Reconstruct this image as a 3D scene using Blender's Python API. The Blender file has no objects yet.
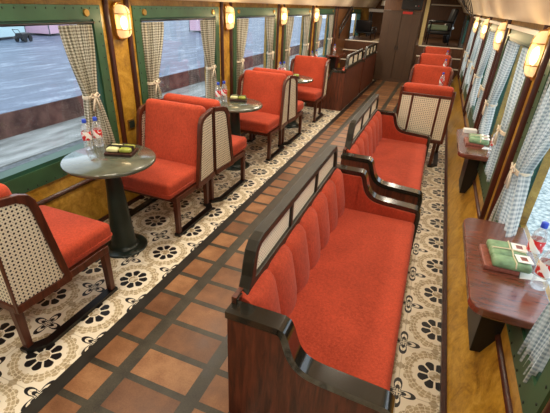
import bpy, bmesh, math, random
from mathutils import Vector, Matrix
PI = math.pi
random.seed(7)
S = bpy.context.scene
COL = S.collection

# ------------------------------------------------------------------ node helper
class X:
    """tiny expression wrapper over Math nodes"""
    def __init__(s, nt, sock): s.nt = nt; s.s = sock
    def _m(s, op, *a):
        n = s.nt.nodes.new('ShaderNodeMath'); n.operation = op
        for i, v in enumerate((s,) + a):
            if isinstance(v, X): s.nt.links.new(v.s, n.inputs[i])
            else: n.inputs[i].default_value = v
        return X(s.nt, n.outputs[0])
    def __add__(s, o): return s._m('ADD', o)
    def __sub__(s, o): return s._m('SUBTRACT', o)
    def __mul__(s, o): return s._m('MULTIPLY', o)
    def __truediv__(s, o): return s._m('DIVIDE', o)
    def abs(s): return s._m('ABSOLUTE')
    def frac(s): return s._m('FRACT')
    def floor(s): return s._m('FLOOR')
    def lt(s, o): return s._m('LESS_THAN', o)
    def gt(s, o): return s._m('GREATER_THAN', o)
    def mn(s, o): return s._m('MINIMUM', o)
    def mx(s, o): return s._m('MAXIMUM', o)
    def pw(s, o): return s._m('POWER', o)
    def sqrt(s): return s._m('SQRT')
    def cos(s): return s._m('COSINE')
    def sin(s): return s._m('SINE')
    def at2(s, o): return s._m('ARCTAN2', o)
    def inv(s): return (s * -1.0) + 1.0

class Mat:
    def __init__(s, name):
        s.m = bpy.data.materials.new(name); s.m.use_nodes = True
        s.nt = s.m.node_tree; s.b = s.nt.nodes['Principled BSDF']; s.out = s.nt.nodes['Material Output']
    def n(s, t): return s.nt.nodes.new(t)
    def link(s, a, b): s.nt.links.new(a.s if isinstance(a, X) else a, b)
    def coord(s, kind='Object', scale=None):
        tc = s.n('ShaderNodeTexCoord'); o = tc.outputs[kind]
        if scale:
            mp = s.n('ShaderNodeMapping'); mp.inputs['Scale'].default_value = scale
            s.link(o, mp.inputs['Vector']); o = mp.outputs['Vector']
        return o
    def xyz(s, kind='Object'):
        sp = s.n('ShaderNodeSeparateXYZ'); s.link(s.coord(kind), sp.inputs[0])
        return [X(s.nt, sp.outputs[i]) for i in range(3)]
    def noise(s, scale, detail=3, vec=None, rough=.55, dist=0.0):
        n = s.n('ShaderNodeTexNoise'); n.inputs['Scale'].default_value = scale
        n.inputs['Detail'].default_value = detail; n.inputs['Roughness'].default_value = rough
        n.inputs['Distortion'].default_value = dist
        s.link(vec if vec is not None else s.coord(), n.inputs['Vector'])
        return X(s.nt, n.outputs['Fac'])
    def ramp(s, f, stops):
        r = s.n('ShaderNodeValToRGB'); e = r.color_ramp.elements
        while len(e) < len(stops): e.new(.5)
        for i, (p, c) in enumerate(stops): e[i].position = p; e[i].color = (*c, 1)
        s.link(f, r.inputs[0]); return r.outputs[0]
    def mix(s, f, a, b):
        n = s.n('ShaderNodeMix'); n.data_type = 'RGBA'
        for v, i in ((f, 0), (a, 6), (b, 7)):
            if isinstance(v, (tuple, list)): n.inputs[i].default_value = (*v, 1)
            elif isinstance(v, float): n.inputs[i].default_value = v
            else: s.link(v, n.inputs[i])
        return n.outputs[2]
    def bump(s, h, strength=.3, dist=.002):
        b = s.n('ShaderNodeBump'); b.inputs['Strength'].default_value = strength; b.inputs['Distance'].default_value = dist
        s.link(h, b.inputs['Height']); s.link(b.outputs[0], s.b.inputs['Normal'])
    def set(s, **k):
        nm = dict(col='Base Color', rough='Roughness', metal='Metallic', coat='Coat Weight', crough='Coat Roughness', spec='Specular IOR Level', emc='Emission Color', ems='Emission Strength', sheen='Sheen Weight', alpha='Alpha')
        for key, v in k.items():
            i = s.b.inputs[nm[key]]
            if isinstance(v, tuple): i.default_value = (*v, 1)
            elif isinstance(v, (float, int)): i.default_value = v
            else: s.link(v, i)
        return s

def srgb(r, g, b):
    f = lambda c: (c/255/12.92) if c <= 10 else ((c/255+.055)/1.055)**2.4
    return (f(r), f(g), f(b))

def simple(name, c, rough=.5, var=.0, vs=8, **k):
    m = Mat(name)
    if var:
        d = tuple(x*(1-var) for x in c); l = tuple(min(1, x*(1+var)) for x in c)
        m.set(col=m.ramp(m.noise(vs), [(.3, d), (.7, l)]))
    else: m.set(col=c)
    m.set(rough=rough, **k); return m.m

def wood(name, c, rough=.35, scale=(1, 1, .12), var=.45, coat=0.0):
    m = Mat(name)
    n = m.noise(38, 4, m.coord('Object', scale), .6, .6)
    d = tuple(x*(1-var) for x in c); l = tuple(x*(1+var) for x in c)
    m.set(col=m.ramp(n, [(.32, d), (.68, l)]), rough=rough, coat=coat, crough=.15)
    m.bump(n, .08, .002); return m.m

def fabric(name, c):
    m = Mat(name)
    x, y, z = m.xyz()
    w = ((x*900).sin()*(y*900+z*700).sin())*.25+.5
    big = m.noise(5, 3); fine = m.noise(230, 2); grain = m.noise(75, 2, m.coord('Object', (1, 1, .6)))
    f = big*.25+fine*.35+w*.1+grain*.3
    d = tuple(v*.58 for v in c); l = tuple(v*1.36 for v in c)
    m.set(col=m.ramp(f, [(.34, d), (.66, l)]), rough=.92, spec=.15, sheen=.08)
    m.bump(fine+w*.5, .35, .0015); return m.m

def cane(name, a, b, pitch=.0225, r0=.25, r1=.08, back=srgb(44, 28, 20)):
    """woven cane, the shade seen through its holes painted as dots; a,b: the two object axes of the panel"""
    m = Mat(name); q = m.xyz()
    u = q[a]/pitch; v = q[b]/pitch
    def dots(u, v, r):
        du = u.frac()-.5; dv = v.frac()-.5
        return (du*du+dv*dv).sqrt().lt(r)
    hole = dots(u, v, r0).mx(dots(u+.5, v+.5, r1))
    thread = (u*PI*4).sin()*(v*PI*4).sin()*.5+.5
    m.set(col=m.mix(hole, m.ramp(thread, [(0, srgb(228, 214, 184)), (1, srgb(248, 240, 216))]), back), rough=.6)
    return m.m

def mosaic(name, x0, y0, per=.37):
    m = Mat(name); x, y, _ = m.xyz()
    cream = srgb(234, 224, 202); tan = srgb(164, 146, 114); black = srgb(24, 23, 25)
    u = (x-x0)/per; v = (y-y0)/per
    cu = (u+.5).frac()-.5; cv = (v+.5).frac()-.5            # flower cell
    r = (cu*cu+cv*cv).sqrt(); th = cv.at2(cu)
    a = ((th/(PI/4)).frac()-.5).abs()
    petal = r.gt(.105)*r.lt((a*a*-.25)+.262)*((a*r).lt(r*.45-.011))
    disc = r.lt(.088)
    lobes = ((th*8).cos()*.03).abs()
    wob = m.noise(26, 2, None, .6)
    ring = r.gt(lobes+.31)*r.lt((lobes*1.4)+.435)
    loop = ((th*16).cos()*((r*62).cos()))
    fil = (loop+(wob-.5)*1.6).abs().gt(.24)
    tanm = ring*fil
    du = u.frac()-.5; dv = v.frac()-.5                       # star cell
    r2 = (du*du+dv*dv).sqrt(); t2 = dv.at2(du)
    R = ((t2*2).cos().abs().pw(2.2)*.185)+.075
    f = r2/R
    star = (f.lt(1.0)*f.gt(.74)).mx(f.lt(.5)*f.gt(.24)).mx(f.lt(1.0)*((t2*4).cos().abs().lt(.12)))
    knot = ((cu.abs()-.5).abs()+cv.abs()).lt(.075).mx(((cv.abs()-.5).abs()+cu.abs()).lt(.075))
    seam = du.abs().lt(.006).mx(dv.abs().lt(.006))
    c = m.mix(ring, cream, srgb(222, 209, 182))
    c = m.mix(tanm, c, m.mix(wob.gt(.55)*.6, srgb(182, 164, 130), srgb(142, 124, 94)))
    c = m.mix(knot*.8, c, tan)
    c = m.mix(disc, c, m.mix((wob.gt(.5))*.6, tan, cream))
    c = m.mix(seam*.55, c, tan)
    c = m.mix(petal.mx(star), c, black)
    dirt = m.noise(3, 4)
    c = m.mix((dirt.gt(.62))*.12, c, srgb(120, 100, 70))
    m.set(col=c, rough=.34, spec=.4); return m.m

def corridor():
    m = Mat('corridor_tile'); x, y, _ = m.xyz()
    cx = (x+1.003).abs()                                   # symmetric about the car's axis
    tile = cx.lt(.175).mx(cx.gt(.255)*cx.lt(.418))
    v = (y-.813)/.2135
    row = ((v.frac()-.5).abs()).lt(.41)
    ti = tile*row
    cell = v.floor()*12.9898+(cx.gt(.2)*x.gt(-1.0))*3.1+cx.gt(.2)*7.7
    rnd = (cell.sin()*43758.5).frac()
    n1 = m.noise(9, 4); n2 = m.noise(120, 3)
    base = m.ramp(n1*.5+n2*.25+rnd*.28, [(.3, srgb(98, 62, 38)), (.55, srgb(136, 92, 58)), (.75, srgb(172, 126, 84))])
    strip = m.ramp(n1*.6+n2*.4, [(.35, srgb(40, 36, 27)), (.65, srgb(74, 68, 53))])
    edge = cx.gt(.418)
    strip = m.mix(edge*.75, strip, srgb(22, 21, 20))
    m.set(col=m.mix(ti, strip, base), rough=m.ramp(n1*.6+n2*.4, [(.35, (.3,)*3), (.7, (.5,)*3)]), spec=.38)
    m.bump(ti+n2*.15, .5, .003); return m.m

def gingham(name, c0, c1, c2, trans=.35):
    m = Mat(name); u, v, _ = m.xyz('UV')
    a = (u/.022).frac().lt(.5); b = (v/.022).frac().lt(.5)
    f = (a+b)*.5
    c = m.ramp(f, [(.1, c0), (.5, c1), (.9, c2)])
    m.set(col=c, rough=.9, spec=.15)
    t = m.n('ShaderNodeBsdfTranslucent'); m.link(c, t.inputs[0])
    mx = m.n('ShaderNodeMixShader'); mx.inputs[0].default_value = trans
    m.link(m.b.outputs[0], mx.inputs[1]); m.link(t.outputs[0], mx.inputs[2]); m.link(mx.outputs[0], m.out.inputs[0])
    return m.m

def clear(name, tint, gloss=.1, rough=.03):
    m = Mat(name)
    t = m.n('ShaderNodeBsdfTransparent'); t.inputs[0].default_value = (*tint, 1)
    g = m.n('ShaderNodeBsdfGlossy'); g.inputs['Roughness'].default_value = rough
    lw = m.n('ShaderNodeFresnel'); lw.inputs[0].default_value = 1.45
    mx = m.n('ShaderNodeMixShader')
    m.link((X(m.nt, lw.outputs[0])*gloss), mx.inputs[0])
    m.link(t.outputs[0], mx.inputs[1]); m.link(g.outputs[0], mx.inputs[2]); m.link(mx.outputs[0], m.out.inputs[0])
    return m.m

def emit(name, c, s):
    m = Mat(name); m.set(col=c, emc=c, ems=s, rough=.4); return m.m

def amber():
    m = Mat('amber_lacquer'); n = m.noise(7, 5, None, .65, 1.2); f = m.noise(60, 3)
    m.set(col=m.ramp(n*.75+f*.25, [(.32, srgb(126, 86, 22)), (.52, srgb(184, 138, 46)), (.7, srgb(212, 170, 78))]),
          rough=.28, coat=.25, crough=.15); return m.m

M = {}
M['orange'] = fabric('orange_upholstery', srgb(184, 74, 50))
M['wood'] = wood('dark_red_wood', srgb(92, 44, 24), .5, var=.55)
M['chairwood'] = wood('chair_wood', srgb(84, 40, 24), .35)
M['black'] = simple('black_gloss_paint', srgb(34, 33, 27), .2, .3, 6, coat=.9, crough=.08)
M['railpaint'] = simple('worn_dark_paint', srgb(44, 40, 30), .42, .3, 8, spec=.35)
M['runner'] = simple('black_runner', srgb(16, 15, 15), .4)
M['cane_yz'] = cane('cane_side', 1, 2)
M['cane_xz'] = cane('cane_rear', 0, 2)
M['cane_rail'] = cane('cane_gallery', 1, 2, .017, .24, .0, srgb(150, 132, 100))
M['mosaicL'] = mosaic('encaustic_left', -1.68, .939)
M['mosaicR'] = mosaic('encaustic_right', .365, 1.70)
M['corridor'] = corridor()
M['amber'] = amber()
M['trim'] = wood('red_brown_moulding', srgb(62, 28, 14), .35, coat=.15)
M['green'] = simple('green_paint', srgb(52, 84, 56), .4, .18, 5)
M['teal'] = simple('dark_green_reveal', srgb(32, 76, 60), .45, .15, 4)
M['rivet'] = simple('dark_rivet', srgb(30, 38, 30), .45)
M['brass'] = simple('brass', srgb(190, 150, 82), .28, metal=.9)
M['bulb'] = emit('lamp_bulb', (1.0, .86, .60), 14.0)
def lamp_glass():
    m = Mat('lamp_glass'); m.set(col=srgb(226, 196, 130), rough=.35, emc=(1.0, .80, .50), ems=.8)
    t = m.n('ShaderNodeBsdfTransparent'); t.inputs[0].default_value = (1, .92, .75, 1)
    mx = m.n('ShaderNodeMixShader'); mx.inputs[0].default_value = .45
    m.link(m.b.outputs[0], mx.inputs[1]); m.link(t.outputs[0], mx.inputs[2]); m.link(mx.outputs[0], m.out.inputs[0]); return m.m
M['lampglass'] = lamp_glass()
M['cream'] = simple('cream_ceiling', srgb(226, 206, 176), .5, .05, 3)
M['table'] = simple('dark_green_stone', srgb(84, 88, 74), .2, .3, 9, coat=.5, crough=.1)
M['pedestal'] = simple('dark_green_metal', srgb(38, 48, 42), .28, .2, 6, metal=.2)
M['wtable'] = wood('wall_table_wood', srgb(104, 56, 40), .18, (.25, 1.6, 1), .35, .9)
def plastic():
    mm = clear('clear_plastic', (.98, .99, 1.0), .5); nt = mm.node_tree
    out = nt.nodes['Material Output']; src = out.inputs[0].links[0].from_socket
    df = nt.nodes.new('ShaderNodeBsdfDiffuse'); df.inputs[0].default_value = (.9, .94, .96, 1)
    mx = nt.nodes.new('ShaderNodeMixShader'); mx.inputs[0].default_value = .16
    nt.links.new(src, mx.inputs[1]); nt.links.new(df.outputs[0], mx.inputs[2]); nt.links.new(mx.outputs[0], out.inputs[0]); return mm
M['bottle'] = plastic()
M['glass'] = clear('window_glass', (.95, .975, .985), .16)
M['cap'] = simple('blue_cap', srgb(40, 72, 190), .4)
M['tray'] = wood('tray_wood', srgb(58, 30, 20), .4)
M['trayp'] = wood('tray_reddish', srgb(140, 78, 62), .4)
M['leafy'] = simple('yellow_green_leaf', srgb(150, 158, 62), .45, .3, 30)
M['creamleaf'] = simple('cream_wrap', srgb(206, 204, 150), .5, .2, 30)
M['leaf'] = simple('green_leaf', srgb(118, 148, 108), .45, .3, 30)
M['string'] = simple('string', srgb(214, 202, 168), .8)
M['band'] = simple('black_band', srgb(24, 22, 20), .5)
M['card'] = simple('white_card', srgb(236, 234, 226), .6)
M['curtain'] = gingham('beige_gingham', srgb(232, 225, 205), srgb(186, 177, 154), srgb(122, 114, 96), .45)
M['curtain_backlit'] = gingham('backlit_gingham', srgb(232, 236, 234), srgb(204, 212, 212), srgb(156, 170, 176), .5)  # daylight behind the right curtains put into a paler, bluer cloth colour
M['tie'] = simple('cream_tie', srgb(222, 208, 184), .85)
M['iron'] = simple('black_iron', srgb(18, 18, 18), .4)
M['cab'] = wood('brown_cabinet', srgb(74, 52, 34), .5, var=.15)
M['brownwall'] = wood('brown_panelling', srgb(104, 66, 34), .4, var=.25)
M['step'] = wood('step_wood', srgb(84, 52, 32), .4, var=.25)
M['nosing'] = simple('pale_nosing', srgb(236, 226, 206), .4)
M['charcoal'] = simple('charcoal_leather', srgb(28, 28, 30), .45)
M['paleg'] = simple('pale_green_cushion', srgb(150, 170, 140), .8)
M['white'] = simple('white_cloth', srgb(236, 232, 224), .7)
M['yellow'] = simple('cream_yellow_paint', srgb(226, 204, 140), .5)
M['red'] = simple('red_sign', srgb(190, 40, 30), .5)
M['rug'] = simple('beige_rug', srgb(170, 150, 118), .9, .1, 20)
M['deck'] = wood('deck_boards', srgb(92, 62, 40), .4, (.3, 2, 1), .3)
M['steel'] = simple('steel', srgb(200, 198, 190), .25, metal=.9)

def label_mat():
    m = Mat('bottle_label'); x, y, z = m.xyz()
    th = y.at2(x)
    w = m.noise(60, 2)
    f = (((th*2+z*60).sin()).gt(.35)).mx(w.gt(.6))
    m.set(col=m.mix(f, srgb(204, 36, 34), srgb(240, 236, 232)), rough=.35); return m.m
M['label'] = label_mat()

# ------------------------------------------------------------------ mesh helper
class MB:
    def __init__(s): s.b = bmesh.new()
    def box(s, x0, x1, y0, y1, z0, z1, mat=0):
        v = [s.b.verts.new(p) for p in ((x0,y0,z0),(x1,y0,z0),(x1,y1,z0),(x0,y1,z0),(x0,y0,z1),(x1,y0,z1),(x1,y1,z1),(x0,y1,z1))]
        for f in ((0,3,2,1),(4,5,6,7),(0,1,5,4),(1,2,6,5),(2,3,7,6),(3,0,4,7)):
            s.b.faces.new([v[i] for i in f]).material_index = mat
        return s
    def rbox(s, c, size, r, seg=3, rot=None, puff=0.0, cuts=0):
        t = bmesh.new(); bmesh.ops.create_cube(t, size=1)
        for v in t.verts: v.co = Vector((v.co.x*size[0], v.co.y*size[1], v.co.z*size[2]))
        bmesh.ops.bevel(t, geom=list(t.edges), offset=r, segments=seg, affect='EDGES', profile=.5)
        if cuts: bmesh.ops.subdivide_edges(t, edges=[e for e in t.edges if e.calc_length() > min(size)*.9], cuts=cuts, use_grid_fill=True)
        if puff:
            for v in t.verts:
                k = max(0, 1-(2*v.co.x/size[0])**2)*max(0, 1-(2*v.co.y/size[1])**2)
                v.co.z += puff*k*(1 if v.co.z > 0 else -.2)
        mt = Matrix.Translation(c) @ (rot if rot is not None else Matrix.Identity(4))
        s.add(t, mt); return s
    def add(s, t, mt=None):
        mp = {}
        for v in t.verts: mp[v] = s.b.verts.new(mt @ v.co if mt is not None else v.co)
        for f in t.faces:
            try:
                g = s.b.faces.new([mp[v] for v in f.verts]); g.smooth = f.smooth; g.material_index = f.material_index
            except ValueError: pass
        t.free()
    def prism(s, poly, axis, a0, a1, mat=0):
        """poly: list of 2D points in the two remaining axes (in xyz order)"""
        def P(p, a):
            q = list(p); q.insert(axis, a); return q
        n = len(poly)
        A = [s.b.verts.new(P(p, a0)) for p in poly]; B = [s.b.verts.new(P(p, a1)) for p in poly]
        for f in (A, B[::-1]): s.b.faces.new(f).material_index = mat
        for i in range(n):
            s.b.faces.new([A[(i+1) % n], A[i], B[i], B[(i+1) % n]]).material_index = mat
        return s
    def strip(s, P, I, axis, a0, a1):
        def Q(p, a):
            q = list(p); q.insert(axis, a); return q
        L = [[s.b.verts.new(Q(p, a)) for p in loop] for loop, a in ((P, a0), (P, a1), (I, a1), (I, a0))]
        n = len(P)
        for k in range(4):
            for i in range(n-1): s.b.faces.new([L[k][i], L[k][i+1], L[(k+1) % 4][i+1], L[(k+1) % 4][i]])
        for i in (0, n-1): s.b.faces.new([L[k][i] for k in range(4)])
        return s
    def ring(s, outer, inner, axis, a0, a1):
        def P(p, a):
            q = list(p); q.insert(axis, a); return q
        n = len(outer)
        L = [[s.b.verts.new(P(p, a)) for p in loop] for loop, a in ((outer, a0), (outer, a1), (inner, a1), (inner, a0))]
        for k in range(4):
            for i in range(n):
                j = (i+1) % n
                s.b.faces.new([L[k][i], L[k][j], L[(k+1) % 4][j], L[(k+1) % 4][i]])
        return s
    def lathe(s, prof, c=(0, 0, 0), seg=32, cap=True, smooth=True):
        rows = []
        for r, z in prof:
            rows.append([s.b.verts.new((c[0]+r*math.cos(2*PI*i/seg), c[1]+r*math.sin(2*PI*i/seg), c[2]+z)) for i in range(seg)])
        for k in range(len(rows)-1):
            for i in range(seg):
                f = s.b.faces.new([rows[k][i], rows[k][(i+1) % seg], rows[k+1][(i+1) % seg], rows[k+1][i]]); f.smooth = smooth
        if cap:
            s.b.faces.new(rows[0][::-1]); s.b.faces.new(rows[-1])
        return s
    def tube(s, pts, r, seg=8, closed=False):
        pts = [Vector(p) for p in pts]; n = len(pts); rows = []
        for i, p in enumerate(pts):
            a = pts[(i-1) % n] if (closed or i) else p; b = pts[(i+1) % n] if (closed or i < n-1) else p
            d = (b-a).normalized()
            up = Vector((0, 0, 1)) if abs(d.z) < .9 else Vector((1, 0, 0))
            e1 = d.cross(up).normalized(); e2 = d.cross(e1)
            rr = r[i] if isinstance(r, (list, tuple)) else r
            rows.append([s.b.verts.new(p+e1*rr*math.cos(2*PI*k/seg)+e2*rr*math.sin(2*PI*k/seg)) for k in range(seg)])
        for i in range(n if closed else n-1):
            A = rows[i]; B = rows[(i+1) % n]
            for k in range(seg):
                f = s.b.faces.new([A[k], A[(k+1) % seg], B[(k+1) % seg], B[k]]); f.smooth = True
        if not closed:
            s.b.faces.new(rows[0][::-1]); s.b.faces.new(rows[-1])
        return s
    def ball(s, c, r, sc=(1, 1, 1), seg=10):
        t = bmesh.new(); bmesh.ops.create_uvsphere(t, u_segments=seg, v_segments=max(4, seg//2), radius=r)
        for f in t.faces: f.smooth = True
        s.add(t, Matrix.Translation(c) @ Matrix.Diagonal((*sc, 1))); return s
    def build(s, name, mats, parent=None, smooth=False, bevel=0.0):
        b = s.b
        bmesh.ops.recalc_face_normals(b, faces=b.faces)
        if bevel:
            es = [e for e in b.edges if len(e.link_faces) == 2 and e.calc_face_angle(0) > .6]
            bmesh.ops.bevel(b, geom=es, offset=bevel, segments=2, affect='EDGES', profile=.5, clamp_overlap=True)
        me = bpy.data.meshes.new(name)
        if smooth:
            for f in b.faces: f.smooth = True
        b.to_mesh(me); b.free()
        for m in (mats if isinstance(mats, (list, tuple)) else [mats]): me.materials.append(m)
        if smooth:
            try: me.set_sharp_from_angle(angle=math.radians(50))
            except Exception: pass
        o = bpy.data.objects.new(name, me); COL.objects.link(o)
        if parent is not None: o.parent = parent
        return o

def tag(o, label, cat, group=None):
    o['label'] = label; o['category'] = cat
    if group: o['group'] = group
    return o
def thing(name, label, cat, loc=(0, 0, 0), rz=0, group=None):
    o = bpy.data.objects.new(name, None); COL.objects.link(o); o.empty_display_size = .1
    o.location = loc; o.rotation_euler = (0, 0, rz)
    return tag(o, label, cat, group)
def struct(o): o['kind'] = 'structure'; return o
def dup(root, label, loc, rz=0, group=None):
    r = root.copy(); COL.objects.link(r); r.location = loc; r.rotation_euler = (0, 0, rz); r['label'] = label
    if group: r['group'] = group
    for ch in list(root.children):
        c = ch.copy(); COL.objects.link(c); c.parent = r
        for g in list(ch.children):
            d = g.copy(); COL.objects.link(d); d.parent = c
    return r
class Kind:
    """first placement builds the thing, later ones copy it"""
    def __init__(s, make): s.make = make; s.proto = None
    def put(s, label, loc, rz=0, group=None):
        if s.proto is None:
            s.proto = s.make(label, group); s.proto.location = loc; s.proto.rotation_euler = (0, 0, rz); return s.proto
        return dup(s.proto, label, loc, rz, group)

# ------------------------------------------------------------------ dimensions (metres)
XL, XR = -2.50, .572           # wall faces
JL, JR = -2.46, .405          # where the wainscot meets the floor
P0, PP = 2.77, 1.86           # wall posts along the car
Y0, Y1 = -1.6, 11.6           # lower saloon
Y2 = 15.5                     # end of the raised saloon
ZS, ZT = .655, 1.62           # window opening
posts = [P0+PP*k for k in range(-2, 5)]      # -0.95 .. 10.21
OP = .27                      # post half width to the opening

# ------------------------------------------------------------------ setting
def floor():
    b = MB()
    for x0, x1, mi in ((XL-.1, -1.497, 0), (-1.497, -.509, 1), (-.509, XR+.1, 2)):
        b.box(x0, x1, Y0, Y1, -.1, 0, mi)
    struct(b.build('floor', [M['mosaicL'], M['corridor'], M['mosaicR']]))
    struct(MB().box(XL-.1, XR+.1, Y1+.001, Y2, -.1, .96).build('floor_raised', M['deck']))
floor()

def wall(side):
    X_, J = (XL, JL) if side == 'left' else (XR, JR)
    d = -1 if side == 'left' else 1
    b = MB()
    b.prism([(J, 0), (X_, .40), (X_, ZS), (X_+.16*d, ZS), (X_+.16*d, -.1), (J, -.1)], 1, Y0, Y2)
    xa, xb = sorted((X_, X_+.16*d))
    b.box(xa, xb, Y0, Y2, ZT, 1.80)
    edges = [Y0]+[v for p in posts for v in (p-OP, p+OP)]+[12.0, 12.25, 13.35, Y2]
    edges = [Y0, posts[0]-OP if posts[0]-OP > Y0 else Y0]
    segs = [(Y0, posts[0]+OP)]+[(p-OP, p+OP) for p in posts[1:-1]]+[(posts[-1]-OP, 12.1), (13.4, Y2)]
    for a, c in segs: b.box(xa, xb, a, c, ZS, ZT)
    struct(b.build('wall_'+side, M['amber']))
    # brown boarded end of the wall beyond the last window
    xa, xb = sorted((X_-.008*d, X_))
    struct(MB().box(xa, xb, posts[-1]-.12, 12.1, .42, 1.78).build('trim_panel_'+side, M['brownwall']))
    # dark base moulding and waist moulding
    q = (X_-J)*.08/.40
    struct(MB().prism([(J-.012*d, .002), (J-.012*d, .03), (J+q*.45-.008*d, .038), (J+q*.45, .038), (J, .002)], 1, Y0, 11.1).build('baseboard_'+side, M['trim']))
    pts = [(X_, .382), (X_-.012*d, .386), (X_-.02*d, .403), (X_-.012*d, .420), (X_, .424)]
    struct(MB().prism(pts, 1, Y0, Y1).build('trim_waist_'+side, M['trim'], smooth=True))
wall('left'); wall('right')

n_trim = 0; n_win = 0
def post_trims(side, p):
    global n_trim
    X_ = XL if side == 'left' else XR; d = -1 if side == 'left' else 1
    for s in (-1, 1):
        n_trim += 1; c = p+s*.118
        pts = [(X_, c-.024), (X_-.018*d, c-.022), (X_-.03*d, c-.008), (X_-.03*d, c+.008), (X_-.018*d, c+.022), (X_, c+.024)]
        struct(MB().prism(pts, 2, .424, 1.775).build('trim_%d' % n_trim, M['trim'], smooth=True))
for p in posts:
    for sd in ('left', 'right'): post_trims(sd, p)

def window(side, ya, yb):
    global n_win
    n_win += 1
    X_ = XL if side == 'left' else XR; d = -1 if side == 'left' else 1
    w = bpy.data.objects.new('window_%d' % n_win, None); COL.objects.link(w); w.location = (X_, (ya+yb)/2, ZS); struct(w)
    h = (yb-ya)/2; H = ZT-ZS
    b = MB()
    o = [(-h-.085, -.125), (h+.085, -.125), (h+.085, H+.095), (-h-.085, H+.095)]
    i = [(-h, 0), (h, 0), (h, H), (-h, H)]
    b.ring(o, i, 0, 0, -.012*d)
    b.build('window_frame', M['green'], w)
    r = MB()
    k = int((2*h+.17)/.075)
    for q in range(k+1):
        y = -h-.06+q*(2*h+.12)/k
        for z in (H+.075, -.105): r.ball((-.013*d, y, z), .0065, (.5, 1, 1), 6)
    k = int((H+.1)/.08)
    for q in range(1, k):
        z = -.1+q*(H+.17)/k
        for y in (-h-.062, h+.062): r.ball((-.013*d, y, z), .0065, (.5, 1, 1), 6)
    r.build('rivets', M['rivet'], w)
    i2 = [(-h+.03, .03), (h-.03, .03), (h-.03, H-.03), (-h+.03, H-.03)]
    MB().ring(i, i2, 0, .0, .105*d).build('window_reveal', M['teal'], w)
    xa, xb = sorted((.098*d, .102*d))
    MB().box(xa, xb, -h+.03, h-.03, .03, H-.03).build('pane', M['glass'], w)
    for y in (-h+.06, h-.06):
        m = MB(); t = bmesh.new(); bmesh.ops.create_cone(t, cap_ends=True, segments=14, radius1=.028, radius2=.024, depth=.012)
        m.add(t, Matrix.Translation((-.018*d, y, H+.045)) @ Matrix.Rotation(PI/2, 4, 'Y'))
        m.build('brass_disc', M['brass'], w)
    return w
for a, c in zip(posts[:-1], posts[1:]):
    for sd in ('left', 'right'): window(sd, a+OP, c-OP)
window('left', 12.1, 13.4); window('right', 12.1, 13.4)

def ceiling():
    prof = [(.62, 1.775), (.505, 1.755), (.47, 1.79), (.40, 1.93), (.20, 2.12), (-.1, 2.25), (-.5, 2.33), (-.95, 2.36)]
    left = [(-1.9-x, z+.015) for x, z in prof[:-1]]
    pts = prof+left[::-1]
    b = MB(); out = [(x, z+.08) for x, z in pts]
    b.prism(pts+out[::-1], 1, Y0, Y2)
    struct(b.build('ceiling', M['cream'], smooth=True))
ceiling()
struct(MB().box(XL-.2, XR+.2, Y0-.08, Y0, -.1, 2.4).build('wall_back', M['brownwall']))
struct(MB().box(XL-.2, XR+.2, Y2, Y2+.08, .9, 2.4).build('wall_far', M['brownwall']))

# steps up to the raised saloon, both sides of the cabinet
for nm, x0, x1 in (('left', XL+.005, -1.545), ('right', -.52, XR-.005)):
    t = bpy.data.objects.new('trim_steps_'+nm, None); COL.objects.link(t); struct(t); t.location = ((x0+x1)/2, 11.15, 0); hw = (x1-x0)/2
    for k in range(4):
        y = .15*k; z = .24*(k+1)
        MB().box(-hw, hw, y, .45 if k < 3 else .452, .24*k, z-.02).build('step', M['step'], t)
        MB().box(-hw, hw, y-.012, y+.03, z-.02, z+.004).build('nosing', M['nosing'], t)

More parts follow.
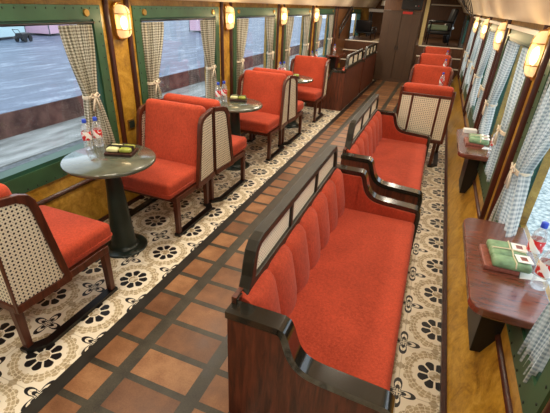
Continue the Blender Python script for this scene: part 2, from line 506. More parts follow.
# ------------------------------------------------------------------ chairs
def make_chair(label, group):
    t = thing('dining_chair', label, 'chair', group=group)
    A, B = (.296, .004), (.316, .30)                        # a wing runs from the rear leg out to the seat side
    ph = math.atan2(B[0]-A[0], B[1]-A[1]); wl = math.hypot(B[0]-A[0], B[1]-A[1])
    half = lambda y: min(B[0], A[0]+(y-A[1])*math.tan(ph))
    def fit(m, w0):
        for v in m.b.verts:
            v.co.x *= min(1, (half(max(.0, v.co.y+.02))-.008)/w0) if v.co.y < .31 else 1
        return m
    seat = fit(MB().rbox((0, .41, .432), (.604, .59, .135), .032, 3, puff=.012, cuts=3), .294).build('seat', M['orange'], t, smooth=True)
    MB().tube([(-.302, .36, .412), (-.302, .689, .412), (-.286, .705, .412), (.286, .705, .412), (.302, .689, .412), (.302, .36, .412)], .0055, 6).build('piping', M['orange'], seat)
    f = MB()
    for q in (-1, 1):
        poly = [(q*.296, .004), (q*.314, .30), (q*.314, .635), (q*.274, .635), (q*.272, .30), (q*.25, .03), (q*.25, .004)]
        f.prism(poly, 2, .315, .366)
    f.box(-.274, .274, .60, .635, .315, .366); f.box(-.25, .25, .004, .035, .315, .366)
    f.build('seat_frame', M['chairwood'], t, bevel=.005)
    rot = Matrix.Rotation(math.radians(12), 4, 'X')
    fit(MB().rbox((0, .172, .70), (.588, .11, .60), .045, 4, rot, cuts=3), .290).build('backrest', M['orange'], t, smooth=True)
    L = wl
    o = [(.0, .32), (L+.02, .32), (L+.035, .345), (L+.02, .40), (L-.045, .82), (L-.058, .88), (L-.085, .918), (L-.13, .938), (.0, .962), (.0, .6)]
    i = [(.008, .366), (L-.024, .366), (L-.012, .38), (L-.024, .42), (L-.084, .80), (L-.096, .852), (L-.118, .882), (L-.15, .90), (.008, .922), (.008, .6)]
    for s in (-1, 1):
        w = MB().ring(o, i, 0, -.016, .016).build('wing_frame', M['chairwood'], t, bevel=.005)
        w.location = (s*A[0], A[1], 0); w.rotation_euler = (0, 0, -s*ph)
        MB().prism(i, 0, -.003, .003).build('cane_panel', M['cane_yz'], w)
    r = MB()
    r.box(-.29, .29, .002, .026, .316, .36)
    r.box(-.29, .29, .002, .026, .87, .90)
    for x in (-.155, .155): r.box(x-.011, x+.013, -.002, .026, .316, .90)
    bf = r.build('back_frame', M['chairwood'], t, bevel=.004)
    for a, c in ((-.29, -.166), (-.144, .144), (.166, .29)):
        MB().box(a, c, .010, .015, .36, .87).build('cane_panel', M['cane_xz'], bf)
    for sx in (-1, 1):
        for y, x in ((.61, .294), (.04, .225)):
            m = MB(); x = sx*x
            m.prism([(y-.024, .316), (y+.024, .316), (y+.019, .024), (y-.019, .024)], 0, x-.02, x+.02)
            m.build('leg', M['chairwood'], t, bevel=.004)
        a = [(.20, .006), (.252, .006), (.318, .09), (.322, .12), (.322, .64), (.268, .64), (.268, .125), (.235, .07), (.20, .06)]
        MB().prism([(sx*x, y) for x, y in a], 2, 0, .024).build('floor_runner', M['runner'], t)
    return t
chair = Kind(make_chair)
CX = -2.022
G = 'orange chairs at the left window tables'
chair.put('orange chair nearest the camera, seen from behind, wide cane side at bottom left', (CX, .905, 0), 0, G)
chair.put('orange chair facing the camera across the nearest round table', (CX, 2.925, 0), PI, G)
chair.put('orange chair facing away, back to back with the one at the nearest table', (CX, 2.94, 0), 0, G)
chair.put('orange chair facing the camera across the second round table', (CX, 4.915, 0), PI, G)
chair.put('orange chair facing the third table, back to back with the second facing chair', (CX, 4.93, 0), 0, G)
chair.put('orange chair facing the camera in front of the left wooden bench', (CX, 6.94, 0), PI, G)
G = 'orange chairs in line beyond the red benches'
chair.put('orange chair with its cane back to the camera behind the second red bench', (-.02, 5.06, 0), 0, G)
chair.put('orange chair facing the camera just beyond the cane-backed chair', (-.03, 7.27, 0), PI, G)
chair.put('orange chair in the middle of the far row, right of the brown cabinet', (-.03, 9.25, 0), PI, G)
chair.put('farthest orange chair, right below the steps beside the cabinet', (-.03, 11.12, 0), PI, G)

# ------------------------------------------------------------------ round tables
def make_table(label, group):
    t = thing('round_table', label, 'table', group=group)
    MB().lathe([(.02, .695), (.27, .695), (.302, .70), (.31, .71), (.31, .722), (.302, .73), (.0005, .73)], seg=56).build('table_top', M['table'], t)
    MB().lathe([(.13, .008), (.105, .018), (.092, .05), (.082, .18), (.062, .45), (.054, .62), (.06, .68), (.09, .695)], seg=36).build('pedestal', M['pedestal'], t)
    MB().lathe([(.175, 0), (.175, .006), (.16, .012), (.1, .015)], seg=40).build('base', M['pedestal'], t)
    return t
class TallKind(Kind):
    def put(s, *a, **k):
        o = Kind.put(s, *a, **k); o.scale = (1.03, 1.03, 1.037); return o
rtable = TallKind(make_table)
TC = [(-2.03, 1.99), (-2.03, 3.95), (-2.03, 5.95)]
G = 'round pedestal tables'
rtable.put('round dark green pedestal table nearest the camera with two bottles', (*TC[0], 0), 0, G)
rtable.put('round dark pedestal table second from the camera, between orange chairs', (*TC[1], 0), 0, G)
rtable.put('round dark pedestal table in front of the left wooden bench chair', (*TC[2], 0), 0, G)
FT = [(-.03, 6.3), (-.03, 8.28), (-.03, 10.2)]
rtable.put('round table hidden behind the cane-backed chair, holding one bottle', (*FT[0], 0), 0, G)
rtable.put('round table beyond the first camera-facing chair of the far row', (*FT[1], 0), 0, G)
rtable.put('round table before the farthest orange chair', (*FT[2], 0), 0, G)

# ------------------------------------------------------------------ benches
BL = 1.85
def arm_profile(off=0.0):
    """(x,z) from the back top over the S curve to the front foot"""
    p = [(0, .668), (.235, .668), (.262, .655), (.280, .622), (.296, .572), (.318, .522), (.355, .486), (.415, .468), (.55, .458), (.67, .450), (.705, .440), (.722, .415), (.727, .38), (.727, .0)]
    q = []
    for i in range(len(p)-1):
        a, b = Vector(p[i]), Vector(p[i+1]); q.append(tuple(a))
        if 1 <= i <= 11:
            a0 = Vector(p[max(1, i-1)]); b1 = Vector(p[min(12, i+2)])
            for k in (1, 2, 3):
                t = k/4
                c = .5*((2*a)+(b-a0)*t+(2*a0-5*a+4*b-b1)*t*t+(3*a-a0-3*b+b1)*t**3); q.append(tuple(c))
    return q+[p[-1]]
def offset(p, d):
    q = []
    for i, a in enumerate(p):
        u = Vector(p[max(0, i-1)]); w = Vector(p[min(len(p)-1, i+1)])
        t = (w-u).normalized(); n = Vector((t.y, -t.x))    # to the inside (below / behind)
        q.append((a[0]-n.x*d if False else a[0]+n.x*d*-1 if False else a[0]+(-abs(n.x))*d*(1 if True else 0), a[1]-abs(n.y)*d))
    return q
def make_bench(label, group):
    t = thing('bench_seat', label, 'bench', group=group)
    P = arm_profile(); I = offset(P, .034)
    I[0] = (0, I[0][1]); I[-1] = (I[-1][0], 0)
    for y0, y1, c0, c1 in ((.012, .06, 0, .085), (BL-.06, BL-.012, BL-.085, BL)):
        MB().strip([(max(.004, x), z) for x, z in I], [(max(.004, x), 0) for x, z in I[:-1]]+[(I[-1][0]-.0005, -.0)], 1, y0, y1).build('end_panel', M['wood'], t)
        MB().strip(P, I, 1, c0, c1).build('arm_cap', M['black'], t, smooth=True)
    # upholstered inside of each arm
    J = [(max(.03, x), z) for x, z in offset(P, .036) if x < .69]
    for y0, y1 in ((.06, .098), (BL-.098, BL-.06)):
        MB().strip(J, [(x, .25) for x, z in J], 1, y0, y1).build('arm_pad', M['orange'], t)
    MB().rbox((.405, BL/2, .29), (.60, BL-.19, .13), .035, 4, puff=.012, cuts=4).build('seat', M['orange'], t, smooth=True)
    MB().box(.06, .655, .06, BL-.06, .05, .225).build('seat_base', M['wood'], t)
    MB().box(.0, .022, .06, BL-.06, .0, .70).build('back_panel', M['wood'], t)
    # channelled back
    b = MB(); nch = 7; ya, yb = .10, BL-.10; W = (yb-ya)/nch; n = nch*14; rows = []
    prof = [(.022, .30), (.165, .30), (.16, .42), (.135, .55), (.115, .64), (.095, .675), (.06, .69), (.022, .69)]
    for j in range(n+1):
        y = ya+(yb-ya)*j/n; k = abs(math.sin(PI*(y-ya)/W))**.55
        rows.append([b.b.verts.new((x+(-.032*(1-k) if 0 < q < 7 else 0), y, z-(.012*(1-k) if q in (5, 6) else 0))) for q, (x, z) in enumerate(prof)])
    for j in range(n):
        for q in range(len(prof)):
            q2 = (q+1) % len(prof)
            b.b.faces.new([rows[j][q], rows[j][q2], rows[j+1][q2], rows[j+1][q]])
    b.b.faces.new(rows[0]); b.b.faces.new(rows[-1][::-1])
    b.build('backrest', M['orange'], t, smooth=True)
    # arched gallery rail over the back with three cane lights
    half_o = [(.105, .668), (.13, .70), (.155, .75), (.17, .81), (.19, .86), (.225, .893), (.28, .905)]
    half_i = [(.20, .72), (.205, .745), (.21, .775), (.218, .81), (.23, .84), (.255, .858), (.29, .862)]
    O = half_o+[(BL-y, z) for y, z in half_o[::-1]]; N = half_i+[(BL-y, z) for y, z in half_i[::-1]]
    r = MB().ring(O, N, 0, -.004, .05)
    y0, y1 = .20, BL-.20
    for k in (1, 2):
        y = y0+(y1-y0)*k/3; r.box(0, .046, y-.014, y+.014, .72, .862)
    g = r.build('gallery_rail', M['railpaint'], t, bevel=.006)
    for k in range(3):
        a = y0+(y1-y0)*k/3+(.014 if k else 0); c = y0+(y1-y0)*(k+1)/3-(.014 if k < 2 else 0)
        poly = [(a, .72), (c, .72), (c, .855 if k < 2 else .80), (c-.05, .862), (a+.05, .862), (a, .855 if k else .80)]
        MB().prism(poly, 0, .026, .031).build('cane_panel', M['cane_rail'], g)
    for y in (.06, BL-.105): MB().box(.0, .03, y, y+.045, .668, .695).build('rail_foot', M['black'], t)
    return t
bench = Kind(make_bench)
G = 'red wooden benches with cane gallery rails'
bench.put('long red upholstered bench nearest the camera, black curved arm in front', (-.587, 1.045, 0), 0, G)
bench.put('second red upholstered bench, in front of the cane-backed chair', (-.587, 3.12, 0), 0, G)
b3 = bench.put('dark wooden bench on the left, its back to the aisle, nearer one', (-1.502, 7.33+BL, 0), PI, G)
b4 = bench.put('dark wooden bench on the left, its back to the aisle, nearer the steps', (-1.502, 9.26+BL, 0), PI, G)
for b_ in (b3, b4): b_.scale = (1, 1, 1.1)

# ------------------------------------------------------------------ wall tables
def make_wtable(label, group):
    t = thing('wall_table', label, 'table', group=group)
    h = .425; r = .07; pts = []
    for cx_, cy_, a0 in ((r, h-r, 90), (r, -h+r, 180)):
        for k in range(7):
            a = math.radians(a0+90*k/6); pts.append((cx_+r*math.cos(a), cy_+r*math.sin(a)))
    pts = pts+[(.320, -h), (.320, h)]
    MB().prism(pts, 2, .69, .73).build('table_top', M['wtable'], t, bevel=.006)
    # black sheet-metal box between the top and the wainscot
    MB().prism([(.118, .676), (.268, .676), (.252, .40), (.19, .275), (.128, .265)], 1, -.17, .15).build('support_box', M['iron'], t, bevel=.004)
    MB().box(.09, .26, -.20, .18, .676, .69).build('support_plate', M['iron'], t)
    return t
wtable = Kind(make_wtable)
G = 'reddish wooden tables on the window walls'
WT = [(.345, 1.86), (.345, 3.92)]
wtable.put('reddish wooden wall table nearest the camera, under the right window', (.345, 1.86, 0), 0, G)
wtable.put('reddish wooden wall table beside the second red bench', (.345, 3.92, 0), 0, G)
wtable.put('wooden wall table under the left window by the nearer left bench', (-2.18, 8.2, 0), PI, G)
wtable.put('wooden wall table under the left wall by the bench near the steps', (-2.18, 10.05, 0), PI, G)

# ------------------------------------------------------------------ bottles
def make_bottle(label, group):
    t = thing('water_bottle', label, 'bottle', group=group)
    MB().lathe([(.026, 0), (.031, .004), (.032, .02), (.03, .04), (.032, .055), (.032, .14), (.028, .16), (.016, .182), (.0125, .19), (.0125, .198)], seg=20).build('bottle_body', M['bottle'], t)
    MB().lathe([(.0328, .07), (.0335, .072), (.0335, .128), (.0328, .13)], seg=20, cap=False).build('bottle_label', M['label'], t)
    MB().lathe([(.0148, .19), (.0152, .191), (.0152, .212), (.013, .215), (.0003, .215)], seg=18).build('bottle_cap', M['cap'], t)
    return t
bottle = Kind(make_bottle)
G = 'water bottles with blue caps'
Z = .7302; ZR = .7575
for lb, x, y in (
    ('left of the two blue-capped bottles on the nearest round table', -2.285, 2.055),
    ('right of the two blue-capped bottles on the nearest round table', -2.262, 2.135),
    ('left blue-capped water bottle on the second round table', -2.19, 3.86),
    ('right blue-capped water bottle on the second round table', -2.17, 3.96),
    ('left blue-capped water bottle on the third round table', -2.22, 5.85),
    ('right blue-capped water bottle on the third round table', -2.19, 5.95),
    ('water bottle nearer the corner of the nearest right wall table', .632, 1.70),
    ('water bottle by the right window, behind the white card', .628, 1.90),
    ('blue-capped water bottle beside the curtain on the second right wall table', .61, 3.62),
    ('blue-capped water bottle in front of the first camera-facing chair of far row', .14, 6.5),
    ('blue-capped water bottle in front of the middle far chair', .17, 8.42),
    ('blue-capped water bottle in front of the farthest orange chair', .20, 10.3),
    ('left water bottle on the left wall table by the wooden bench', -2.36, 8.0),
    ('right water bottle on the left wall table by the wooden bench', -2.36, 8.3),
    ('water bottle on the left wall table nearest the steps', -2.36, 9.9)):
    round_top = x < .3 and not (x < -2.3 and y > 7)
    bottle.put(lb, (x, y, ZR if round_top else Z), random.uniform(0, 6), G).scale = (1, 1, 1.06)

# ------------------------------------------------------------------ snack trays
def make_tray(label, group):
    t = thing('snack_tray', label, 'tray', group=group)
    MB().rbox((0, 0, .011), (.20, .15, .022), .004, 2).build('tray_body', M['tray'], t)
    MB().box(-.09, .09, -.0765, -.0745, .007, .013).build('groove_strip', M['band'], t)
    return t
tray = Kind(make_tray)
def make_parcel(mat, tie, w=.004):
    def f(label, group):
        t = thing('leaf_parcel', label, 'food parcel', group=group)
        MB().rbox((0, 0, .0145), (.085, .12, .027), .01, 3, puff=.005, cuts=2).build('leaf_wrap', mat, t, smooth=True)
        for y in ((-.025, .025) if w < .01 else (.0,)):
            MB().ring([(-.0445, .0002), (.0445, .0002), (.0445, .0335), (-.0445, .0335)], [(-.0425, .001), (.0425, .001), (.0425, .0315), (-.0425, .0315)], 1, y-w, y+w).build('tie', tie, t)
        return t
    return f
parcelL = Kind(make_parcel(M['leafy'], M['band'], .018)); parcelC = Kind(make_parcel(M['creamleaf'], M['band'], .018))
def serve(x, y, rz, where, z=Z, parcel=parcelL, flip=1):
    tray.put('dark brown snack tray on '+where, (x, y, z), rz, 'snack trays')
    c, s = math.cos(rz), math.sin(rz)
    for dx, nm in ((-.046, 'left'), (.046, 'right')):
        (parcel if nm == 'right' else parcelC).put('%s parcel with a black band on the snack tray of %s' % ({'left': 'cream', 'right': 'yellow-green'}[nm], where), (x+dx*c, y+dx*s, z+.0228), rz, 'leaf-wrapped parcels')
serve(-2.02, 2.10, .35, 'the nearest round table', z=ZR)
serve(-2.06, 4.10, .35, 'the second round table', z=ZR)
serve(-2.04, 5.98, .35, 'the third round table', z=ZR)
def make_bundle(label, group):
    t = thing('leaf_bundle', label, 'food parcel', group=group)
    b = MB()
    for k in (-1, 0, 1): b.rbox((0, k*.07, .02+.003*(k == 0)), (.165, .078, .036), .014, 3, Matrix.Rotation(.04*k, 4, 'Z'), puff=.005, cuts=2)
    b.build('leaf_wrap', M['leaf'], t, smooth=True)
    MB().tube([(.012, -.114, .02), (.012, -.10, .043), (.01, -.035, .041), (.012, 0, .047), (.01, .035, .041), (.012, .10, .043), (.012, .114, .02)], .0035, 6).build('string', M['string'], t)
    MB().tube([(-.083, .012, .02), (-.07, .012, .0445), (0, .01, .05), (.07, .012, .0445), (.083, .012, .02)], .0035, 6).build('string', M['string'], t)
    for y, a in ((-.055, .06), (.05, -.05)):
        m = MB().rbox((0, 0, 0), (.066, .066, .002), .0008, 1); c = m.build('paper_label', M['card'], t); c.location = (.05, y, .0465); c.rotation_euler = (0, 0, a)
        n = MB().box(-.014, .014, -.016, .016, .001, .0014).build('printed_mark', M['trayp'], c)
    return t
bundle = Kind(make_bundle)
for k, (x, y, w, rz) in enumerate(((.485, 1.85, 'nearest', .06), (.478, 3.87, 'second', -.05))):
    t = tray.put('reddish snack tray under the green leaf bundle on the %s right wall table' % w, (x, y, Z), PI/2+.05, 'snack trays')
    for ch in t.children:
        if ch.name.startswith('tray_body'): ch.data = ch.data.copy(); ch.data.materials[0] = M['trayp']
    bundle.put('string-tied green leaf bundle with paper labels on the %s right wall table' % w, (x+.035, y, Z+.0225), rz, 'string-tied leaf bundles')
def corner_card(label, loc, rz):
    o = MB().prism([(-.05, -.05), (.06, .0), (-.05, .05)], 2, 0, .0015).build('paper_card', M['card']); o.location = loc; o.rotation_euler = (0, 0, rz)
    tag(o, label, 'card', 'paper cards')
corner_card('white paper corner beside the leaf bundle on the nearest right wall table', (.625, 1.775, Z), -.2)
corner_card('white paper corner beside the leaf bundle on the second right wall table', (.60, 3.75, Z), -.3)
o = MB().rbox((0, 0, .02), (.12, .07, .04), .005, 2).build('paper_box', M['card']); o.location = (.46, 4.22, Z); o.rotation_euler = (0, 0, .1)
tag(o, 'small white box at the far end of the second right wall table', 'box')

# ------------------------------------------------------------------ wall lamps
def make_lamp(label, group):
    t = thing('wall_lamp', label, 'lamp', group=group)        # local: wall at x=0, lamp towards +x
    def oval(hw, hh, n=28):
        r = hw; pts = []
        for k in range(n):
            a = 2*PI*k/n; c, s_ = math.cos(a), math.sin(a)
            pts.append((r*c, s_*r+(hh-r)*(1 if s_ >= 0 else -1)))
        return pts
    MB().prism(oval(.072, .142), 0, 0, .03).build('back_plate', M['brass'], t, bevel=.004)
    b = MB(); L = []
    for x, k in ((.03, 1), (.075, .97), (.095, .86), (.106, .6), (.11, .2)):
        L.append([b.b.verts.new((x, y*k, z*(.3+.7*k) if k < .99 else z)) for y, z in oval(.058, .125)])
    for q in range(len(L)-1):
        for i in range(len(L[0])):
            j = (i+1) % len(L[0]); f = b.b.faces.new([L[q][i], L[q][j], L[q+1][j], L[q+1][i]]); f.smooth = True
    b.b.faces.new(L[-1])
    b.build('lamp_glass', M['lampglass'], t, smooth=True)
    MB().ball((.066, 0, -.01), .03, (.9, .9, 1.7), 14).build('bulb', M['bulb'], t)
    for s in (-.058, .058):
        MB().tube([(.03, -.066, s), (.08, -.062, s), (.112, -.03, s), (.117, 0, s), (.112, .03, s), (.08, .062, s), (.03, .066, s)], .004, 6).build('cage_bar', M['brass'], t)
    MB().tube([(.03, 0, -.135), (.085, 0, -.12), (.115, 0, -.078), (.117, 0, 0), (.115, 0, .078), (.085, 0, .12), (.03, 0, .135)], .004, 6).build('cage_bar', M['brass'], t)
    MB().tube([(.034, y, z) for y, z in oval(.066, .137)], .008, 6, closed=True).build('cage_ring', M['brass'], t)
    return t
lamp = Kind(make_lamp)
names = ['nearest', 'second', 'third', 'farthest']
LP = []
for k, p in enumerate(posts[2:6]):
    lamp.put('%s glowing oval caged lamp along the left wall' % names[k], (XL, p, 1.60), 0, 'oval caged wall lamps')
    lamp.put('%s glowing oval caged lamp along the right wall' % names[k], (XR, p, 1.60), PI, 'oval caged wall lamps').scale = (.75, 1, 1)
    LP += [(XL+.18, p), (XR-.18, p)]

# ------------------------------------------------------------------ curtains
def make_curtain(label, group, mat, ytop, ytie, zt, ybot, zbot, x, ztop=1.585, seed=0):
    rnd = random.Random(seed)
    t = thing('curtain', label, 'curtain', (x, ytop[0], 0), 0, group)
    b = MB(); uv = []; nu, nv = 72, 40; ph = rnd.uniform(0, 6)
    rows = []
    for j in range(nv+1):
        z = ztop+(zbot-ztop)*j/nv
        if z > zt:
            k = (ztop-z)/(ztop-zt); e = k**1.5*(1.4-.4*k)
            a = ytop[0]+(ytie[0]-ytop[0])*e; c = ytop[1]+(ytie[1]-ytop[1])*e
            amp = .024+.012*e
        else:
            k = (zt-z)/(zt-zbot); e = k**.7
            a = ytie[0]+(ybot[0]-ytie[0])*e; c = ytie[1]+(ybot[1]-ytie[1])*e
            amp = .036-.006*e
        row = []
        for i in range(nu+1):
            u = i/nu
            w = math.sin(2*PI*5*u+ph)+.35*math.sin(2*PI*11*u+ph*2+z*3)
            row.append(b.b.verts.new((amp*w*.8, a+(c-a)*u+.004*math.sin(9*u+z*8)-ytop[0], z)))
            uv.append((u*.62, z))
        rows.append(row)
    lay = b.b.loops.layers.uv.new('UVMap')
    idx = {v: q for q, v in enumerate([v for r in rows for v in r])}
    for j in range(nv):
        for i in range(nu):
            f = b.b.faces.new([rows[j][i], rows[j][i+1], rows[j+1][i+1], rows[j+1][i]]); f.smooth = True
            for l in f.loops: l[lay].uv = uv[idx[l.vert]]
    b.build('cloth', mat, t)
    yc = (ytie[0]+ytie[1])/2-ytop[0]; hw = (ytie[1]-ytie[0])/2+.008
    s = 1 if x < 0 else -1
    m = MB()
    loop = [(.045*math.cos(a), yc+hw*math.sin(a), zt+.012*math.sin(a)) for a in [2*PI*k/20 for k in range(20)]]
    for o_ in (-.008, .0, .008): m.tube([(p[0], p[1], p[2]+o_) for p in loop], .006, 6, closed=True)
    m.ball((s*.05, yc, zt), .018, (.8, 1, .8))
    for q in (-1, 1):
        m.tube([(s*.05, yc, zt), (s*.055, yc+q*.03, zt+.022), (s*.05, yc+q*.05, zt+.0), (s*.05, yc+q*.03, zt-.012), (s*.05, yc, zt)], .006, 6)
        m.tube([(s*.05, yc, zt), (s*.052, yc+q*.02, zt-.05), (s*.05, yc+q*.035, zt-.11)], [.008, .007, .009], 6)
    m.build('tieback', M['tie'], t)
    return t
wn = ['first', 'second', 'third', 'fourth', 'fifth']
for k in range(1, 6):
    a, c = posts[k]+OP, posts[k+1]-OP
    for side, x, mat in (('left', XL+.016, M['curtain']), ('right', XR+.008, M['curtain_backlit'])):
        sw = .03
        nearc = ((a+.0, a+.30), (a+.02, a+.13), 1.07, (a-.03, a+.24), .52)
        farc = ((c-.34, c-.05), (c-.21, c-.11), 1.08, (c-.28, c+.03), .52)
        if side == 'right': farc = ((c-.42, c-.0), (c-.17, c-.06), 1.03, (c-.48, c+.12), .52)
        if side == 'right':
            farc = ((c-.55, c-.0), (c-.17, c-.06), 1.03, (c-.48, c+.12), .52)
            nearc = ((a+.04, a+.48), (a+.05, a+.22), 1.05, (a+.05, a+.30), .66) if k > 1 else ((a-.02, a+.32), (a-.06, a+.08), 1.2, (a+.05, a+.22), .60)
        if k >= 1:
            make_curtain('checked curtain tied at the %s edge of the %s window on the %s' % ('near', wn[k-1], side), 'gingham curtains', mat, *nearc, x, seed=k*4+(side == 'left'))
        make_curtain('checked curtain tied at the %s edge of the %s window on the %s' % ('far', wn[k-1], side), 'gingham curtains', mat, *farc, x, seed=k*4+2+(side == 'left'))
        r = MB().tube([(0, -(c-a)/2, 0), (0, (c-a)/2, 0)], .009, 10)
        o = r.build('curtain_rod', M['iron']); o.location = (x, (a+c)/2, 1.598)
        tag(o, 'curtain rod across the %s window on the %s' % (wn[k-1], side), 'curtain rod', 'curtain rods')
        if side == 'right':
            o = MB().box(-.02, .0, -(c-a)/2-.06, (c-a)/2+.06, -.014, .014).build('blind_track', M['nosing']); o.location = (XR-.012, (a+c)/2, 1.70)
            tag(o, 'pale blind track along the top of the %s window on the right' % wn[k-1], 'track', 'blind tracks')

# ------------------------------------------------------------------ socket plates on the left posts
def make_socket(label, group):
    t = thing('wall_socket', label, 'socket', group=group)
    MB().box(0, .01, -.045, .045, -.045, .045).build('plate', M['brass'], t, bevel=.003)
    MB().box(.01, .014, -.03, .03, -.03, .03).build('insert', M['rivet'], t)
    return t
socket = Kind(make_socket)
socket.put('brown square socket plate on the post beside the nearest round table', (XL, posts[2]+.0, .74), 0, 'socket plates')

# ------------------------------------------------------------------ far end
def cabinet():
    t = thing('storage_cabinet', 'tall brown two-door cabinet at the far end of the aisle', 'cabinet', (-1.065, 11.4, 0))
    MB().box(-.475, .475, .02, .19, .0, 1.74).build('carcass', M['cab'], t)
    for s in (-1, 1):
        x0, x1 = (.004, .455) if s > 0 else (-.455, -.004)
        d = MB().box(x0, x1, -.004, .02, .10, 1.68)
        d = d.build('door', M['cab'], t, bevel=.003)
        xm = (x0+x1)/2+s*.05
        MB().box(xm-.004, xm+.004, -.007, -.003, .14, 1.64).build('groove_strip', M['tray'], d)
        MB().box(s*.03-.008, s*.03+.008, -.03, -.004, .82, .92).build('handle', M['iron'], d)
    MB().box(-.475, .475, -.006, .02, .0, .098).build('plinth', M['cab'], t)
    return t
cabinet()
t = struct(MB().box(-1.545, -.585, 11.47, 11.6, 1.745, 2.33).build('wall_partition', M['brownwall']))
o = thing('monitor', 'black screen with small lights on top of the brown cabinet', 'screen', (-.92, 11.43, 1.742))
MB().rbox((.06, 0, .17), (.50, .03, .27), .008, 2).build('screen', M['runner'], o)
MB().box(.0, .12, -.012, .012, .012, .05).build('stand', M['iron'], o)
MB().box(-.03, .15, -.02, .02, 0, .012).build('foot', M['iron'], o)
MB().ball((.15, -.018, .12), .012).build('indicator_light', M['white'], o)
MB().ball((.22, -.018, .12), .012).build('indicator_light', M['red'], o)
o = MB().box(-.12, .12, -.005, .0, -.028, .028).build('red_sign', M['red']); o.location = (-.93, 11.395, 1.70)
tag(o, 'small red sign stuck at the top of the brown cabinet', 'sign')

def stair_rail(nm, label, pts):
    t = thing(nm, label, 'railing')
    for dz in (0, -.16):
        MB().tube([(x, y, z+dz) for x, y, z in pts], .017, 8).build('rail', M['iron'], t)
    for k in (0, -1):
        x, y, z = pts[k]; MB().tube([(x, y, z+.0), (x, y, z-.25)], .015, 8).build('rail_post', M['iron'], t)
    return t
stair_rail('stair_rail', 'black double handrail rising beside the left steps', [(-2.40, 10.4, 1.30), (-2.40, 11.6, 1.85)])

def armchair(label, loc, rz, cush):
    t = thing('armchair', label, 'armchair', loc, rz, 'black armchairs on the raised floor')
    MB().rbox((0, .0, .30), (.60, .56, .10), .03, 3).build('seat', M['charcoal'], t, smooth=True)
    MB().rbox((0, .27, .62), (.62, .12, .55), .05, 3, Matrix.Rotation(math.radians(-10), 4, 'X')).build('backrest', M['charcoal'], t, smooth=True)
    for s in (-1, 1):
        MB().tube([(s*.31, .27, .56), (s*.32, .0, .57), (s*.32, -.27, .55)], [.022, .026, .024], 8).build('arm', M['charcoal'], t)
        for y in (-.26, .26):
            MB().tube([(s*.32, y, .56), (s*.32, y*1.05, .0)], [.02, .014], 8).build('leg', M['iron'], t)
    MB().rbox((0, -.04, .412), (.56, .48, .12), .035, 3).build('cushion', cush, t, smooth=True)
    return t
armchair('black armchair with a pale green cushion above the right steps', (-.12, 12.55, .961), -PI/2+.12, M['paleg'])
armchair('black armchair above the left steps beside the window', (-2.12, 12.5, .961), PI-.1, M['charcoal']).scale = (.75, .9, .55)
o = thing('side_counter', 'white-topped dark side table at the left of the raised floor', 'table', (-1.95, 13.6, .961))
MB().box(-.30, .30, -.22, .22, .70, .78).build('table_top', M['white'], o)
for sx in (-1, 1):
    for sy in (-1, 1): MB().box(sx*.26-.02, sx*.26+.02, sy*.18-.02, sy*.18+.02, 0, .70).build('leg', M['iron'], o)
o = thing('table_lamp', 'small white lamp on the white-topped side table', 'lamp', (-1.85, 13.6, 1.742))
MB().lathe([(.07, 0), (.05, .015), (.012, .03), (.012, .12)], seg=16).build('base', M['iron'], o)
MB().lathe([(.10, .10), (.07, .24)], seg=20, cap=False).build('lamp_shade', M['white'], o)
o = MB().box(-.5, .5, -.5, .5, 0, .008).build('rug', M['rug']); o.location = (-1.70, 12.2, .961) ; tag(o, 'beige rug on the raised floor above the left steps', 'rug')
o.scale = (.14, 1, 1)
o = MB().box(-.045, .045, -.03, .03, 0, 1.36).build('pillar', M['yellow']); o.location = (-.50, 11.75, .961); tag(o, 'cream yellow pillar right of the brown cabinet', 'pillar')
o = thing('flower_pot', 'white flowers in a dark pot behind the right armchair', 'flowers', (.12, 13.2, .961))
MB().lathe([(.07, 0), (.10, .2), (.105, .22), (.09, .22)], seg=18).build('pot', M['charcoal'], o)
m = MB()
for k in range(22):
    a = random.uniform(0, 2*PI); r = random.uniform(0, .14); m.ball((r*math.cos(a), r*math.sin(a), .42+random.uniform(-.06, .07)), .04, seg=8)
m.build('blossoms', M['white'], o); MB().tube([(0, 0, .2), (0, 0, .42)], .02).build('stems', M['leaf'], o)
# shelf ledge on the far wall
o = MB().box(-.55, .55, -.12, .0, -.02, .02).build('wall_shelf', M['nosing']); o.location = (0.0, Y2, 1.95); tag(o, 'thin pale shelf on the far wall above the armchair', 'shelf')
# dark screen panel by the right steps
o = MB().prism([(0, 0), (.75, 0), (.75, .75), (.3, .75)], 0, -.02, .02).build('stair_guard', M['charcoal']); o.location = (.47, 11.65, .961); tag(o, 'dark slanted guard panel at the right of the steps', 'panel')

# round wire fan high on the right side
o = thing('wire_grille', 'round black wire grille high under the ceiling at top right', 'grille', (.13, 4.4, 1.93))
o.scale = (.9,)*3
ax = Vector((-.85, -.1, -.5)).normalized(); e1 = ax.cross(Vector((0, 0, 1))).normalized(); e2 = ax.cross(e1)
m = MB()
for k in range(1, 8):
    r = .03*k; d = .05*math.cos(k/8*PI/2)
    m.tube([tuple(ax*d+e1*r*math.cos(a)+e2*r*math.sin(a)) for a in [2*PI*q/36 for q in range(36)]], .004, 5, closed=True)
for q in range(6):
    a = 2*PI*q/6; m.tube([tuple(ax*.05*math.cos(k/8*PI/2)+(e1*math.cos(a)+e2*math.sin(a))*.03*k) for k in range(1, 8)], .003, 5)
m.build('cage', M['iron'], o)
MB().tube([(0, 0, 0), tuple(ax*-.11)], .028, 12).build('motor', M['charcoal'], o)
MB().tube([tuple(ax*-.10), tuple(ax*-.10+Vector((.03, 0, .05)))], .014, 8).build('bracket', M['iron'], o)

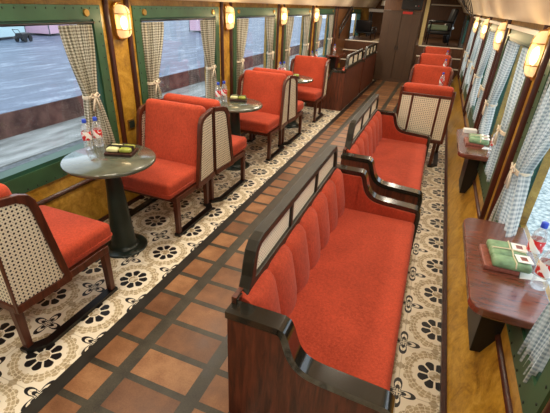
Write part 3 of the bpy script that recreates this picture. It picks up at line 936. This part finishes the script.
# ------------------------------------------------------------------ outside
def asphalt():
    m = Mat('wet_platform'); n = m.noise(1.1, 5, m.coord('Object', (2.2, .55, 1)), .65, .8); f = m.noise(9, 3)
    m.set(col=m.ramp(n*.8+f*.2, [(.3, srgb(58, 70, 90)), (.52, srgb(86, 98, 120)), (.7, srgb(160, 170, 184))]), rough=.5); return m.m
def brick():
    m = Mat('red_brown_masonry'); n = m.noise(3, 5)
    m.set(col=m.ramp(n, [(.35, srgb(66, 38, 32)), (.65, srgb(110, 76, 66))]), rough=.8); return m.m
def slab():
    m = Mat('pale_slab'); n = m.noise(2, 5, m.coord('Object', (2, .5, 1)))
    m.set(col=m.ramp(n, [(.35, srgb(112, 112, 108)), (.65, srgb(164, 164, 160))]), rough=.7); return m.m
def gravel():
    m = Mat('pale_gravel'); v = m.n('ShaderNodeTexVoronoi'); v.inputs['Scale'].default_value = 14; m.link(m.coord(), v.inputs['Vector'])
    m.set(col=m.ramp(X(m.nt, v.outputs['Distance'])*.8+m.noise(5, 3)*.3, [(.2, srgb(240, 244, 240)), (.55, srgb(186, 198, 198)), (.8, srgb(130, 146, 148))]), rough=.8); return m.m
struct(MB().box(-60, -8.4, -25, 80, -1.2, -.58).build('ground_platform', [asphalt()]))
struct(MB().box(-8.43, -8.4, -25, 80, -1.2, -.585).build('ground_platform_face', [brick()]).__class__ and bpy.data.objects['ground_platform_face'])
bpy.data.objects['ground_platform_face'].location.x = .04
struct(MB().box(-8.4, -7.0, -25, 80, -1.25, -1.1).build('ground_slab', [slab()]))
struct(MB().box(-7.0, XL-.3, -25, 80, -1.3, -1.12).build('ground_track', [simple('dark_ballast', srgb(96, 98, 100), .9, .4, 8)]))
struct(MB().box(XR+.95, 40, -25, 80, -1.25, -1.1).build('ground_gravel', [gravel()]))
struct(MB().box(XR+.25, XR+.95, -25, 80, -1.25, -1.05).build('ground_edge', [simple('teal_edge', srgb(96, 190, 196), .5, .1, 3)]))
def canopy(label, loc, mat, w=2.6, h=2.6):
    t = thing('market_canopy', label, 'canopy', loc, .3, 'canopies beyond the platform')
    b = MB(); v = [b.b.verts.new(p) for p in ((-w/2,-w/2,h*.62),(w/2,-w/2,h*.62),(w/2,w/2,h*.62),(-w/2,w/2,h*.62),(0,0,h))]
    w_ = [b.b.verts.new((p.co.x, p.co.y, h*.04)) for p in v[:4]]
    for i in range(4):
        b.b.faces.new([v[i], v[(i+1) % 4], v[4]]); b.b.faces.new([v[i], v[(i+1) % 4], w_[(i+1) % 4], w_[i]])
    b.build('cloth', mat, t)
    for sx in (-1, 1):
        for sy in (-1, 1): MB().tube([(sx*w/2, sy*w/2, 0), (sx*w/2, sy*w/2, h*.62)], .03, 6).build('pole', M['steel'], t)
    return t
pink = simple('pink_cloth', srgb(224, 182, 200), .8); ice = simple('ice_cloth', srgb(196, 222, 226), .8)
canopy('pale blue canopy far outside the first left window', (-22.3, 14.9, -.58), ice, 2.6, 3.2)
canopy('pink canopy far outside the first left window', (-22.6, 18.6, -.58), pink, 2.2, 3)
canopy('white canopy right of the pink one outside the first left window', (-22.2, 21.9, -.58), M['white'], 2.4, 3)
canopy('pink canopy far outside the second left window', (-17.5, 29.5, -.58), pink, 2.4, 3)
def cart(label, loc):
    t = thing('hand_cart', label, 'cart', loc, .4, 'dark carts on the platform')
    MB().rbox((0, 0, .42), (.5, 1.1, .34), .05, 2).build('cart_body', M['charcoal'], t)
    for s in (-1, 1):
        for y in (-.35, .35):
            m = MB(); q = bmesh.new(); bmesh.ops.create_cone(q, cap_ends=True, segments=18, radius1=.22, radius2=.22, depth=.08)
            m.add(q, Matrix.Translation((s*.29, y, .22)) @ Matrix.Rotation(PI/2, 4, 'Y')); m.build('wheel', M['iron'], t)
    MB().tube([(-.2, -.55, .55), (-.2, -.8, .85), (.2, -.8, .85), (.2, -.55, .55)], .025, 6).build('handle', M['iron'], t)
    return t
cart('dark cart left of the pink canopy outside', (-19.7, 15.0, -.58)).scale = (.7,)*3
cart('dark cart in front of the white canopy outside', (-19.4, 18.0, -.58)).scale = (.7,)*3

# ------------------------------------------------------------------ light
w = bpy.data.worlds.new('sky'); S.world = w; w.use_nodes = True
bg = w.node_tree.nodes['Background']; bg.inputs[0].default_value = (.80, .90, 1.0, 1); bg.inputs[1].default_value = 2.3
def area(name, loc, size, sizey, power, col, rot=(0, 0, 0)):
    l = bpy.data.lights.new(name, 'AREA'); l.shape = 'RECTANGLE'; l.size = size; l.size_y = sizey; l.energy = power; l.color = col
    o = bpy.data.objects.new(name, l); COL.objects.link(o); o.location = loc; o.rotation_euler = rot; return o
for k in range(8):
    for x, e in ((-.10, 11), (-1.80, 17)):
        area('ceiling_light', (x, .05+1.5*k, 2.16), .16, .75, e, (1.0, .88, .70))
area('ceiling_light', (-.95, 13.3, 2.28), .3, .5, 16, (1.0, .84, .62))
for x, y in LP:
    l = bpy.data.lights.new('lamp_glow', 'POINT'); l.energy = 1.6; l.color = (1, .74, .4); l.shadow_soft_size = .05
    o = bpy.data.objects.new('lamp_glow', l); COL.objects.link(o); o.location = (x, y, 1.60)

# ------------------------------------------------------------------ camera
R = [[0.9270366518100663, 0.2125015875225135, -0.30894355714465577], [0.3722228886856262, -0.4219530724209528, 0.826683570457377], [0.04531188795912652, -0.8813618326061832, -0.4702639182785023]]
cam = bpy.data.cameras.new('camera'); co = bpy.data.objects.new('camera', cam); COL.objects.link(co)
m = Matrix(((R[0][0], -R[0][1], -R[0][2], 0), (R[1][0], -R[1][1], -R[1][2], 0), (R[2][0], -R[2][1], -R[2][2], 1.8), (0, 0, 0, 1)))
co.matrix_world = m
cam.sensor_fit = 'HORIZONTAL'; cam.sensor_width = 36; cam.lens = 384.0/550*36; cam.clip_start = .05; cam.clip_end = 300
S.camera = co
S.view_settings.view_transform = 'Standard'; S.view_settings.look = 'None'; S.view_settings.gamma = 1; S.view_settings.use_curve_mapping = False
S.view_settings.exposure = 0.0
try: S.cycles.use_denoising = True
except Exception: pass
S.cycles.max_bounces = 8; S.cycles.transparent_max_bounces = 12; S.cycles.sample_clamp_indirect = 4
